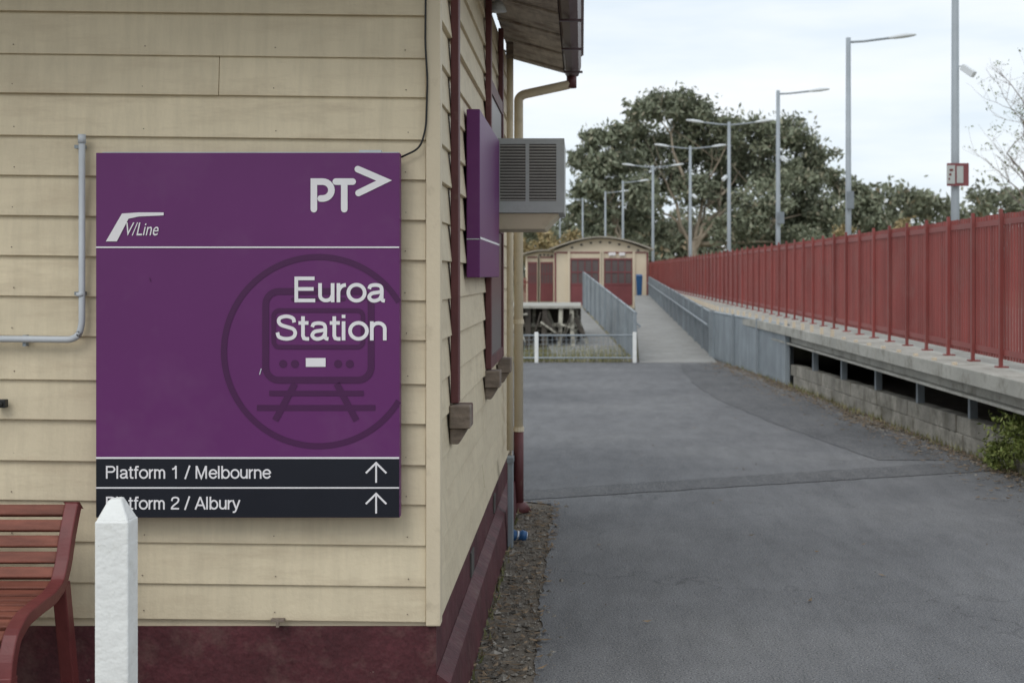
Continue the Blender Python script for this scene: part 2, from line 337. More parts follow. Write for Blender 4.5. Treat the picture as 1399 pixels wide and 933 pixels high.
# downpipes
D=empty('downpipe')
d=MB(); d.tube(arc([(-0.085,9.66,2.895),(-0.10,9.66,2.89),(-0.40,9.66,2.825),(-0.43,9.66,2.80),(-0.43,9.66,0.57)],.02),.031,12); d.obj('pipe','creamtrim',D,smooth=True)
d=MB(); d.tube([(-0.07,9.66,2.95),(-0.07,9.66,2.87)],.034,12); d.tube([(-0.43,9.66,0.569),(-0.43,9.66,0.03)],.034,12); d.tube([(-0.43,9.66,0.06),(-0.43,9.66,0.0)],[.05,.09],12); d.obj('lower_pipe','maroontrim',D,smooth=True)
d=MB()
for z in (2.3,1.3,.57): d.tube([(-0.43,9.66,z),(-0.43,9.66,z-.03)],.037,12)
d.obj('pipe_collars','creamtrim',D)
D=empty('downpipe')
d=MB(); d.tube([(-0.452,8.95,3.05),(-0.452,8.95,0.5)],.021,10); d.obj('pipe','creamtrim',D,smooth=True)
d=MB(); d.box(-.475,-.43,8.9,8.95,2.96,3.06); d.obj('bracket','oldwood',D)
U=empty('conduit_cover'); d=MB(); d.box(-0.437,-0.405,8.35,8.43,0.0,.52); d.obj('cover','steel',U,.004); d=MB(); d.box(-0.44,-0.402,8.33,8.45,0.50,.53); d.obj('cap','steeld',U)
d=MB(); d.tube([(-0.44,7.4,3.02),(-0.44,7.4,2.97)],[.03,.05],12); d.tube([(-0.44,7.4,3.075),(-0.44,7.4,3.02)],.012,8); d.obj('eave_lamp','lamphead',None,smooth=True)
C=empty('wall_conduit'); Yc=4.845
d=MB(); d.tube(arc([P(112,186,Yc),P(112,448,Yc),P(104,464,Yc),P(0,463,Yc),P(-160,463,Yc)],.03),.0115,10); d.tube([P(112,184,Yc),P(112,196,Yc)],.014,10); d.tube([P(110,400,Yc),P(110,405,Yc)],.015,10); d.obj('pipe','pvc',C,smooth=True)
d=MB()
for px,py in ((112,201),(112,401),(35,464)):
    x,y,z=P(px,py,4.86); d.box(x-.022 if px>50 else x-.006,x+.012 if px>50 else x+.006,y-.012,y+.012,z-.006 if px>50 else z-.022,z+.006 if px>50 else z+.016)
d.obj('clips','steel',C)
C=empty('wall_cable'); d=MB(); d.tube(arc([P(583,-180,4.855),P(581,60,4.855),P(584,110,4.855),P(582,175,4.855),P(574,203,4.855),P(548,215,4.85)],.03),.0035,6); d.obj('cable','cable',C,smooth=True)
d=MB(); x,y,z=P(4,551,4.85); d.box(x-.02,x+.015,y-.02,y+.01,z-.014,z+.014); d.tube([(x+.002,y-.03,z),(x+.002,y-.02,z)],.007,8); d.obj('wall_socket','cable',None,.003)
# ------------------------------------------------------------------ front sign
S=empty('station_sign'); Y0=4.80
x0,x1=XX(131,Y0),XX(546,Y0); zt,zb=ZZ(209,Y0),ZZ(707,Y0)
MB().box(x0,x1,Y0,Y0+.045,zb,zt).obj('panel','purple',S,.002)
d=MB(); d.box(XX(490,Y0),XX(520,Y0),Y0+.01,Y0+.04,zt+.001,zt+.01); d.box(x0+.02,x1-.005,Y0+.006,Y0+.04,zt+.0005,zt+.003); d.obj('bracket','pvc',S)
LY=[0]
def lay(k):
    LY[0]=(LY[0]+1)%8; return Y0-.0012*k-.00012*LY[0]
def poly(name,pts,m,k):
    y=lay(k); MB().quad(*[(XX(a,Y0),y,ZZ(b,Y0)) for a,b in pts]).obj(name,m,S)
def rib(name,pts,w,m,k,closed=False,cap=True,mb=None):
    P2=[Vector((a,b)) for a,b in pts]; n=len(P2); L=[];R=[]
    for i in range(n):
        if closed: a,b,c=P2[i-1],P2[i],P2[(i+1)%n]
        else: a,b,c=P2[max(i-1,0)],P2[i],P2[min(i+1,n-1)]
        d1=(b-a).normalized() if (b-a).length>0 else (c-b).normalized(); d2=(c-b).normalized() if (c-b).length>0 else d1
        n1=Vector((-d1.y,d1.x)); n2=Vector((-d2.y,d2.x)); mm=(n1+n2).normalized(); mm=mm/max(.4,mm.dot(n1))*w/2
        L.append(b+mm); R.append(b-mm)
    y=lay(k); own=mb is None; mb=mb or MB(); cv=lambda p:(XX(p.x,Y0),y,ZZ(p.y,Y0))
    rng=range(n) if closed else range(n-1)
    for i in rng: j=(i+1)%n; mb.quad(cv(L[i]),cv(L[j]),cv(R[j]),cv(R[i]))
    if cap and not closed:
        for e,o in ((0,1),(n-1,n-2)):
            c=P2[e]; d=(P2[e]-P2[o]).normalized(); nn=Vector((-d.y,d.x))
            mb.quad(*[cv(c+(nn*math.cos(t)+d*math.sin(t))*w/2) for t in [math.pi*q/8 for q in range(9)]])
    if own: mb.obj(name,m,S)
# grotesque stroke lettering
def cr(pts,n=6):
    o=[]; p=[Vector(q) for q in pts]; p=[p[0]*2-p[1]]+p+[p[-1]*2-p[-2]]
    for i in range(1,len(p)-2):
        for k in range(n):
            t=k/n; o.append(0.5*((2*p[i])+(p[i+1]-p[i-1])*t+(2*p[i-1]-5*p[i]+4*p[i+1]-p[i+2])*t*t+(3*p[i]-p[i-1]-3*p[i+1]+p[i+2])*t**3))
    o.append(p[-2]); return [tuple(q) for q in o]
def el(cx,cy,rx,ry,a0,a1,n=14): return [(cx+rx*math.cos(math.radians(a0+(a1-a0)*i/n)),cy+ry*math.sin(math.radians(a0+(a1-a0)*i/n))) for i in range(n+1)]
def glyph(c,h):
    xh=.745
    if c=='E': return [[(.08,0),(.08,1)],[(.08,h),(.68,h)],[(.08,.52),(.63,.52)],[(.08,1-h),(.66,1-h)]],.735
    if c=='u': return [[(.10,xh),(.10,.28)]+el(.29,.27,.19,.27-h,180,360,12)[1:],[(.50,xh),(.50,0)]],.585
    if c=='r': return [[(.10,xh),(.10,0)],el(.33,.36,.23,xh-h-.36,178,88,8)],.355
    if c=='o': return [('c',el(.32,xh/2,.26,xh/2-h+.01,0,360,28)[:-1])],.63
    if c=='a': return [cr([(.09,.52),(.14,.64),(.30,xh-h),(.44,.63),(.49,.50),(.49,.16),(.52,.075),(.59,.06)],6),cr([(.49,.42),(.36,.385),(.17,.34),(.09,.20),(.16,.085),(.28,.06),(.42,.13),(.49,.28)],6)],.60
    if c=='S': return [cr([(.60,.70),(.56,.86),(.37,1-h+.01),(.17,.88),(.12,.74),(.19,.61),(.37,.53),(.57,.44),(.63,.28),(.56,.12),(.36,h-.01),(.14,.13),(.08,.31)],6)],.70
    if c=='t': return [[(.17,.94),(.17,.18),(.20,.085),(.27,.06),(.36,.06)],[(.03,xh-h*.9),(.34,xh-h*.9)]],.365
    if c=='i': return [[(.09,xh),(.09,0)],[(.09,1),(.09,.87)]],.23
    if c=='l': return [[(.09,1),(.09,0)]],.23
    if c=='n': return [[(.10,xh),(.10,0)],el(.30,.45,.20,xh-h-.45,180,0,12)+[(.50,0)]],.59
    if c=='m': return [[(.10,xh),(.10,0)],el(.26,.47,.16,xh-h-.47,180,0,10)+[(.42,0)],el(.58,.47,.16,xh-h-.47,180,0,10)+[(.74,0)]],.85
    if c=='P': return [[(.09,0),(.09,1)],[(.09,1-h),(.42,1-h)]+el(.42,.73,.20,.27-h,90,-90,10)[1:-1]+[(.42,.46+h),(.09,.46+h)]],.71
    if c=='f': return [[(.36,1-h),(.28,1-h),(.19,.93),(.16,.83),(.16,0)],[(.03,xh-h*.9),(.33,xh-h*.9)]],.37
    if c=='1': return [[(.10,.74),(.22,.77),(.32,.88),(.36,1)],[(.36,1),(.36,0)]],.66
    if c=='2': return [cr([(.10,.66),(.16,.87),(.34,1-h),(.53,.87),(.56,.70),(.46,.52),(.26,.34),(.12,.17),(.09,h)],5),[(.04,h),(.60,h)]],.68
    if c=='/': return [[(.0,-.03),(.32,1.03)]],.36
    if c=='M': return [[(.09,0),(.09,1)],[(.11,.98),(.42,.05),(.73,.98)],[(.75,1),(.75,0)]],.90
    if c=='e': return [[(.10,.39),(.55,.39)],el(.325,xh/2,.245,xh/2-h+.01,5,335,22)],.62
    if c=='b': return [[(.09,1),(.09,0)],('c',el(.33,xh/2,.235,xh/2-h+.01,0,360,26)[:-1])],.64
    if c=='A': return [[(.04,0),(.37,.98)],[(.70,0),(.37,.98)],[(.16,.33),(.58,.33)]],.75
    if c=='y': return [[(.04,xh),(.28,.03)],cr([(.51,xh),(.28,.03),(.22,-.13),(.13,-.20),(.04,-.19)],4)],.56
    return [],.32
def letters(txt,x0,x1,yt,yb,pen,m='white'):
    h=pen/2; items=[]; x=0
    for ch in txt:
        st,adv=glyph(ch,h)
        for s_ in st:
            cl=isinstance(s_,tuple); pts=s_[1] if cl else s_
            items.append((cl,[(p[0]+x,p[1]) for p in pts]))
        x+=adv
    mn=min(p[0] for _,q in items for p in q)-h; mx=max(p[0] for _,q in items for p in q)+h
    H=yb-yt; mb=MB()
    for cl,q in items: rib('',[(x0+(p[0]-mn)/(mx-mn)*(x1-x0),yb-p[1]*H) for p in q],pen*H,m,2,closed=cl,cap=False,mb=mb)
    mb.obj('text_'+txt.split()[0].lower(),m,S)
poly('black_panel',[(131.5,627),(545.5,627),(545.5,706.5),(131.5,706.5)],'black',1)
poly('rule',[(131.5,337),(545.5,337),(545.5,339),(131.5,339)],'white',2)
poly('rule',[(131.5,624),(545.5,624),(545.5,626.5),(131.5,626.5)],'white',2)
poly('rule',[(131.5,665),(545.5,665),(545.5,667),(131.5,667)],'white',2)
rib('roundel',[(435+129*math.cos(math.radians(t)),480+129*math.sin(math.radians(t))) for t in np.linspace(31.5,328.5,90)],8,'purpled',1,cap=False)
def rr(x0,y0,x1,y1,r,n=7):
    o=[]
    for cx,cy,a0 in ((x1-r,y0+r,-90),(x1-r,y1-r,0),(x0+r,y1-r,90),(x0+r,y0+r,180)):
        for k in range(n+1):
            a=math.radians(a0+90*k/n); o.append((cx+r*math.cos(a),cy+r*math.sin(a)))
    return o
rib('train_outline',rr(363,398,507,519,18),9,'purpled',1,closed=True)
rib('train_window',rr(374,424,496,474,8),6,'purpled',1,closed=True)
rib('train_roof',[(400,409),(470,409)],5,'purpled',1)
for cx in (387,403,462,478):
    poly('train_light',[(cx+5.5*math.cos(t),497+5.5*math.sin(t)) for t in np.linspace(0,6.28,17)[:-1]],'purpled',1)
rib('rail',[(403,524),(376,574)],9,'purpled',1,cap=False); rib('rail',[(460,524),(487,574)],9,'purpled',1,cap=False)
rib('sleeper',[(368,537),(497,537)],7,'purpled',1,cap=False); rib('sleeper',[(351,557),(513,557)],8,'purpled',1,cap=False)
poly('train_plate',[(418,489),(445,489),(445,501),(418,501)],'white',2)
rib('logo_p',[(429,286),(429,248.5),(441,248.5)]+[(441+12*math.cos(math.radians(t)),260+11.5*math.sin(math.radians(t))) for t in range(-75,80,15)]+[(441,271.5),(438.3,271.5)],9,'white',2)
rib('logo_t',[(459,248.5),(482,248.5)],9,'white',2); rib('logo_t',[(470.5,252),(470.5,286)],9,'white',2)
rib('logo_arrow',[(489,231.5),(525,247),(490,264)],9,'white',2)
poly('vline_swoosh',[(145,330),(167,292),(190,290.5),(224,290.5),(224,294.5),(190,296),(176,299),(160,330)],'white',2)
def text(body,x0,x1,yt,yb,m='white',off=0.0,shear=0.0):
    cu=bpy.data.curves.new('t','FONT'); cu.body=body; cu.offset=off; cu.shear=shear; cu.resolution_u=6
    o=bpy.data.objects.new('t',cu); sc.collection.objects.link(o)
    me=bpy.data.meshes.new_from_object(o.evaluated_get(bpy.context.evaluated_depsgraph_get()))
    bpy.data.objects.remove(o)
    X=[v.co.x for v in me.vertices]; Yv=[v.co.y for v in me.vertices]
    ax,bx,ay,by=min(X),max(X),min(Yv),max(Yv); y=lay(2)
    for v in me.vertices:
        u=(v.co.x-ax)/(bx-ax); w=(v.co.y-ay)/(by-ay)
        v.co=(XX(x0+u*(x1-x0),Y0),y,ZZ(yb+w*(yt-yb),Y0))
    me.materials.clear(); me.materials.append(M[m]); me.name='text'
    ob=bpy.data.objects.new('text_operator',me); sc.collection.objects.link(ob); ob.parent=S
letters('Euroa',402,529,378,413,.142); letters('Station',376,529,430,465,.142)
letters('Platform 1 / Melbourne',145,371,636,653.5,.13); letters('Platform 2 / Albury',145,329,678,695.5,.13)
text('V/Line',173,217,304,322,shear=.3)
for yy in (632,674):
    rib('arrow',[(514,yy+27),(514,yy+2)],2.4,'white',2,cap=False); rib('arrow',[(500,yy+14),(514,yy),(528,yy+14)],2.6,'white',2,cap=False)
rib('scuff',[(355,511),(357,504)],1.4,'pvc',2); rib('scuff',[(205,380),(206,384)],1,'purpled',2)
# ------------------------------------------------------------------ side sign
S2=empty('platform_sign')
MB().box(-0.487,-0.43,6.0,7.4,1.59,2.30).obj('panel','purple',S2,.004)
d=MB(); d.quad((-.4285,6.005,1.752),(-.4285,7.395,1.752),(-.4285,7.395,1.762),(-.4285,6.005,1.762)); d.obj('rule','white',S2)
d=MB(); d.tube([(-.486,5.998,1.752),(-.432,5.998,1.752)],.0025,6)
d.obj('joint','pvc',S2)
# ------------------------------------------------------------------ air conditioner
A=empty('air_conditioner'); y=7.5; ax0,ax1=-0.47,XX(771,y); az0,az1=ZZ(291,y),ZZ(189,y)
d=MB(); d.box(ax0,ax1,y+.012,y+.62,az0,az1); d.obj('case','ac',A,.006)
fr=MB(); gx0=XX(683,y); gm0=XX(718,y); gm1=XX(723,y); gx1=XX(760,y); gz1=ZZ(197,y); gz0=ZZ(275,y)
fr.box(ax0,ax1,y,y+.011,gz1,az1-.001); fr.box(ax0,ax1,y,y+.011,az0+.001,gz0); fr.box(ax0,gx0,y,y+.011,gz0,gz1); fr.box(gm0,gm1,y,y+.011,gz0,gz1); fr.box(gx1,ax1,y,y+.011,gz0,gz1)
fr.obj('frame','ac',A)
d=MB(); d.box(gx0,gx1,y+.0085,y+.0115,gz0,gz1); d.obj('recess','acdark',A)
d=MB(); nS=19
for i in range(nS):
    z=gz0+(i+.5)*(gz1-gz0)/nS
    for q0,q1 in ((gx0,gm0),(gm1,gx1)):
        d.hexa([(q0,y-.002,z-.006),(q1,y-.002,z-.006),(q1,y+.0,z-.006),(q0,y+.0,z-.006)],[(q0,y+.004,z+.003),(q1,y+.004,z+.003),(q1,y+.008,z+.003),(q0,y+.008,z+.003)])
d.obj('louvres','acslat',A)
d=MB(); d.hexa([(ax0,y+.05,az0-.085),(-.2,y+.05,az0-.085),(-.2,y+.6,az0-.085),(ax0,y+.6,az0-.085)],[(ax0,y+.02,az0-.002),(ax1-.03,y+.02,az0-.002),(ax1-.03,y+.6,az0-.002),(ax0,y+.6,az0-.002)]); d.obj('shelf','creamtrim',A,.004)
# ------------------------------------------------------------------ white post
W=empty('white_fence_post'); yp=3.9; px0,px1=XX(129,yp),XX(175,yp); zt=ZZ(712,yp); za=ZZ(682,yp)
d=MB(); cx=(px0+px1)/2; h=(px1-px0)/2
d.box(px0,px1,yp,yp+.09,0,zt); d.obj('shaft','postwhite',W,.005)
d=MB(); d.hexa([(px0+.001,yp+.001,zt-.003),(px1-.001,yp+.001,zt-.003),(px1-.001,yp+.089,zt-.003),(px0+.001,yp+.089,zt-.003)],[(cx-.020,yp+.03,za-.008),(cx+.016,yp+.03,za-.002),(cx+.016,yp+.06,za),(cx-.020,yp+.06,za-.004)]); d.obj('cap','postwhite',W,.006)
# ------------------------------------------------------------------ bench
K=empty('park_bench'); XE=-1.67
prof=[(4.735,.835),(4.72,.815),(4.675,.735),(4.645,.66),(4.60,.60),(4.52,.575),(4.41,.57),(4.30,.56),(4.225,.525),(4.19,.46),(4.18,.40)]
pv=arc([(0,a,b) for a,b in prof],.02,2)
d=MB(); L0=[]
for i in range(len(pv)-1):
    a,b=pv[i],pv[i+1]; tn=(b-a).normalized(); nr=Vector((0,tn.z,-tn.y)); L0.append((a,nr))
L0.append((pv[-1],nr))
for s_x in (XE,-3.15):
    vs=[];fs=[]
    for p,nr in L0:
        for dx_,o in ((0,.0),(-.045,.0),(-.045,.04),(0,.04)): vs.append((s_x+dx_,p.y-nr.y*(o-.02),p.z-nr.z*(o-.02)))
    for i in range(len(L0)-1):
        for k in range(4): fs.append((i*4+k,i*4+(k+1)%4,(i+1)*4+(k+1)%4,(i+1)*4+k))
    fs.append((0,1,2,3)); q=len(L0)*4; fs.append((q-1,q-2,q-3,q-4)); d.add(vs,fs)
    d.beam((s_x-.022,4.185,.42),(s_x-.022,4.16,0.0),.045,.05); d.beam((s_x-.022,4.62,.60),(s_x-.022,4.76,0.0),.045,.05)
    d.beam((s_x-.022,4.2,.25),(s_x-.022,4.7,.25),.03,.03)
d.obj('iron_frame','benchiron',K,.008)
acc=0; d=MB(); nxt=.02
for i in range(len(pv)-1):
    a,b=pv[i],pv[i+1]; L=(b-a).length
    while nxt<=acc+L:
        p=a+(b-a)*((nxt-acc)/L); t=(b-a).normalized(); nr=Vector((0,t.z,-t.y))
        u=t*.019; v=nr*.011
        d.hexa([(-3.14,*(p-u-v)[1:]),(XE-.046,*(p-u-v)[1:]),(XE-.046,*(p+u-v)[1:]),(-3.14,*(p+u-v)[1:])],[(-3.14,*(p-u+v)[1:]),(XE-.046,*(p-u+v)[1:]),(XE-.046,*(p+u+v)[1:]),(-3.14,*(p+u+v)[1:])])
        nxt+=.053
    acc+=L
d.obj('slats','benchred',K,.004)
# ------------------------------------------------------------------ crushed can
K=empty('crushed_can'); yy=8.55
d=MB(); d.tube([(-.425,yy,.036),(-.41,yy-.007,.040),(-.38,yy+.006,.032),(-.355,yy-.004,.038),(-.335,yy,.034)],[.031,.035,.026,.034,.028],12); d.obj('can_body','blue',K,smooth=True)
d=MB(); d.tube([(-.3345,yy,.034),(-.325,yy,.034)],[.028,.022],12); d.tube([(-.426,yy,.036),(-.434,yy,.036)],[.029,.022],12); d.tube([(-.398,yy-.002,.038),(-.386,yy+.003,.034)],[.0345,.030],12); d.obj('can_ends','foil',K,smooth=True)
# ------------------------------------------------------------------ platform deck
def dz(Y): return .80+.0070*(Y-11.75)
def dx(Y):
    if Y<20.6: return 3.30-(Y-11.3)*.041
    if Y<27.3: return 2.92-(Y-20.6)*.05
    return 2.585+(Y-27.3)*.0075
Pf=empty('station_platform'); d=MB(); f=MB()
ys=[8,11,14,17,20.6,24,27.3,40,58,80,125]
for a,b in zip(ys[:-1],ys[1:]):
    d.hexa([(dx(a)+.08,a,dz(a)-.10),(9,a,dz(a)-.10),(9,b,dz(b)-.10),(dx(b)+.08,b,dz(b)-.10)],[(dx(a)+.08,a,dz(a)),(9,a,dz(a)),(9,b,dz(b)),(dx(b)+.08,b,dz(b))])
d.obj('deck','concrete',Pf)
Y=8
while Y<60:
    a,b=Y,Y+2.39; o=random.uniform(-.008,.008)
    f.hexa([(dx(a)+o,a,dz(a)-.13),(dx(a)+.079,a,dz(a)-.13),(dx(b)+.079,b,dz(b)-.13),(dx(b)+o,b,dz(b)-.13)],[(dx(a)+o,a,dz(a)+.004),(dx(a)+.079,a,dz(a)+.004),(dx(b)+.079,b,dz(b)+.004),(dx(b)+o,b,dz(b)+.004)]); Y+=2.4
f.obj('edge_beam','concrete',Pf,.008)
f=MB(); c=MB(); Y=8
while Y<27:
    a,b=Y,Y+1.6
    f.hexa([(dx(a)+.11,a,dz(a)-.23),(dx(a)+.16,a,dz(a)-.23),(dx(b)+.16,b,dz(b)-.23),(dx(b)+.11,b,dz(b)-.23)],[(dx(a)+.11,a,dz(a)-.135),(dx(a)+.16,a,dz(a)-.135),(dx(b)+.16,b,dz(b)-.135),(dx(b)+.11,b,dz(b)-.135)])
    f.hexa([(dx(a)+.05,a,dz(a)-.26),(dx(a)+.17,a,dz(a)-.26),(dx(b)+.17,b,dz(b)-.26),(dx(b)+.05,b,dz(b)-.26)],[(dx(a)+.05,a,dz(a)-.235),(dx(a)+.17,a,dz(a)-.235),(dx(b)+.17,b,dz(b)-.235),(dx(b)+.05,b,dz(b)-.235)])
    c.box(wallx(a)+.02,wallx(a)+.09,a,a+.07,0,dz(a)-.262)
    c.beam((wallx(a)+.03,a+.1,dz(a)-.22),(7.5,a+.1,dz(a)-.22),.08,.14)
    Y+=1.6
f.obj('under_beam','concrete',Pf); c.obj('columns','steeld',Pf)
c=MB(); c.box(5.2,5.35,8,60,0,.66); c.obj('back_wall','block',Pf)
st=MB(); Y=12.5
while Y<40:
    st.box(dx(Y)+.01,dx(Y)+.05,Y,Y+.05,dz(Y)+.005,dz(Y)+(.09 if Y>17 else .03)); Y+=.62
st.obj('edge_studs','shelterc',Pf)
# retaining wall
Rw=empty('retaining_wall'); d=MB()
for r in range(2):
    Y=9.0+(r%2)*.2
    while Y<20.3:
        a,b=Y,Y+.385; o=random.uniform(-.008,.008); q=random.uniform(-.006,.004)
        d.hexa([(wallx(a)+o,a,r*.163-.01),(wallx(a)+.14,a,r*.163-.01),(wallx(b)+.14,b,r*.163-.01),(wallx(b)+o,b,r*.163-.01)],[(wallx(a)+o,a,r*.163+.147+q),(wallx(a)+.14,a,r*.163+.147+q),(wallx(b)+.14,b,r*.163+.147+q),(wallx(b)+o,b,r*.163+.147+q)])
        Y+=.394
d.obj('blocks','block',Rw,.008)
d=MB(); d.hexa([(wallx(9)+.012,9,0),(wallx(9)+.12,9,0),(wallx(20.4)+.12,20.4,0),(wallx(20.4)+.012,20.4,0)],[(wallx(9)+.012,9,.30),(wallx(9)+.12,9,.30),(wallx(20.4)+.12,20.4,.30),(wallx(20.4)+.012,20.4,.30)]); d.obj('mortar','block',Rw)
# ------------------------------------------------------------------ red fence
Rf=empty('red_picket_fence'); pk=MB(); po=MB(); ra=MB()
def fx(Y): return 3.65-.0155*(Y-11.75)
def fb0(Y): return .80+.0070*(Y-11.75)
def ft(Y): return 2.13
Y=8.8
while Y<62:
    x=fx(Y); w_=.013 if Y<30 else .024
    pk.box(x-.008,x+.008,Y-w_,Y+w_,fb0(Y)+.07,ft(Y)+random.uniform(-.004,.004)); Y+=.078
Y=8.95; i=0
while Y<62.2:
    x=fx(Y); po.box(x-.042,x-.014,Y-.020,Y+.020,fb0(Y)+.001,ft(Y)+.04); po.box(x-.07,x+.03,Y-.05,Y+.05,fb0(Y)+.0005,fb0(Y)+.012); Y+=.83; i+=1
ra.beam((fx(8.8)-.011,8.8,2.06),(fx(62)-.011,62,2.06),.005,.05)
ra.beam((fx(8.8)-.011,8.8,fb0(8.8)+.13),(fx(62)-.011,62,fb0(62)+.13),.005,.05)
pk.obj('pickets','fence',Rf); po.obj('posts','fence',Rf); ra.obj('rails','fence',Rf)
# ------------------------------------------------------------------ grey panel fence & ramp
def slats(name,A,Bp,bz,tz,pitch=.11,w=.075,m='steel',extra=None):
    G=empty(name); s=MB(); r=MB(); A=Vector(A); Bp=Vector(Bp); L=(Bp-A).length; n=int(L/pitch); dd=(Bp-A)/L; nn=Vector((-dd.y,dd.x))
    for i in range(n+1):
        p=A+dd*(i*pitch); t=i/n; z0=bz[0]+(bz[1]-bz[0])*t; z1=tz[0]+(tz[1]-tz[0])*t
        a=p-dd*w/2; b=p+dd*w/2; q=nn*.008
        s.hexa([(a-q).to_tuple()+(z0,),(b-q).to_tuple()+(z0,),(b+q).to_tuple()+(z0,),(a+q).to_tuple()+(z0,)],[(a-q).to_tuple()+(z1,),(b-q).to_tuple()+(z1,),(b+q).to_tuple()+(z1,),(a+q).to_tuple()+(z1,)])
    s.obj('slats',m,G)
    r.tube([(A.x,A.y,tz[0]+.02),(Bp.x,Bp.y,tz[1]+.02)],.022,8)
    k=int(L/2.0)
    for i in range(k+1):
        p=A+dd*(L*i/k)-Vector((.03,0)); t=i/k; z0=bz[0]+(bz[1]-bz[0])*t; z1=tz[0]+(tz[1]-tz[0])*t
        r.box(p.x-.022,p.x+.022,p.y-.022,p.y+.022,z0-.02,z1+.05)
    if extra:
        r.tube([(A.x-extra,A.y,tz[0]-.22),(Bp.x-extra,Bp.y,tz[1]-.22)],.02,8)
        for i in range(k+1):
            p=A+dd*(L*i/k); t=i/k; z1=tz[0]+(tz[1]-tz[0])*t-.22
            r.tube([(p.x,p.y,z1-.03),(p.x-extra,p.y,z1-.02)],.01,6)
    r.obj('rails','steel',G); return G
slats('grey_panel_fence',(3.0,20.65),(2.535,27.2),(0,0),(.85,.87),pitch=.125,w=.12)
Rp=empty('access_ramp'); d=MB()
d.hexa([(1.05,26,-.1),(2.48,26,-.1),(2.74,58,-.1),(2.15,58,-.1)],[(1.05,26,.006),(2.48,26,.006),(2.74,58,.78),(2.15,58,.78)]); d.obj('ramp','rampc',Rp)
slats('ramp_barrier',(2.5,27.4),(2.76,58),(0,.75),(.86,1.5),pitch=.11,w=.06,m='steeld',extra=.08)
slats('ramp_barrier',(1.0,26.2),(.07,45),(0.02,.58),(.88,1.66),pitch=.11,w=.06,m='steel',extra=-.07)
Rp=empty('access_ramp'); d=MB()
d.hexa([(-.5,26.6,-.1),(.93,26.6,-.1),(.0,45,-.1),(-1.6,45,-.1)],[(-.5,26.6,.003),(.93,26.6,.003),(.0,45,.58),(-1.6,45,.58)]); d.obj('ramp','rampc',Rp)
G=empty('mesh_fence'); d=MB()
for px in (733,867):
    x=XX(px,26); d.box(x-.035,x+.035,25.97,26.04,0,.56)
x=-1.9; d.box(x-.035,x+.035,25.97,26.04,0,.56); d.obj('posts','postwhite',G,.006)
d=MB(); d.tube([(-1.9,26,.50),(.93,26,.50)],.017,8); d.tube([(-1.9,26,.09),(.93,26,.09)],.015,8)
xx=-1.9
while xx<.93: d.box(xx-.004,xx+.004,25.995,26.005,.09,.5); xx+=.085
for z in (.18,.26,.34,.42): d.box(-1.9,.93,25.991,25.994,z-.003,z+.003)
d.obj('mesh','steel',G)
# old timber trestle at left
G=empty('old_platform_trestle'); d=MB(); c=MB(); dk=MB()
d.box(-3.4,-.02,30,34,.90,.95)
for row in range(2):
    i=0; x=-3.3+row*.12; yb=30.05+row*.5
    while x<-.12:
        w_=random.uniform(.06,.13); j=random.uniform(-.04,.04); tgt=c if random.random()<.65 else dk
        tgt.hexa([(x,yb,0),(x+w_,yb,0),(x+w_,yb+.1,0),(x,yb+.1,0)],[(x+j,yb,.899),(x+w_+j,yb,.899),(x+w_+j,yb+.1,.899),(x+j,yb+.1,.899)])
        nx=x+random.uniform(.24,.36)
        a=(x+w_,yb-.02,random.uniform(.05,.25) if i%2 else random.uniform(.6,.85)); b=(nx,yb-.02,random.uniform(.6,.85) if i%2 else random.uniform(.05,.3)); (c if random.random()<.6 else dk).beam(a,b,.03,.08)
        if random.random()<.6: c.beam((x,yb-.05,random.uniform(.3,.8)),(min(nx+.05,-.05),yb-.05,random.uniform(.3,.8)),.02,.045)
        x=nx; i+=1
c.box(-3.4,-.02,30.3,30.35,.50,.58)
d.obj('slab','concrete',G); c.obj('timbers','oldcream',G,.006); dk.obj('dark_timbers','olddark',G,.006)
d=MB(); d.box(-3.4,-.02,31.2,31.3,0,.89); d.obj('shade_backing','olddark',G)  # dark sheet standing in for the shade under the old platform
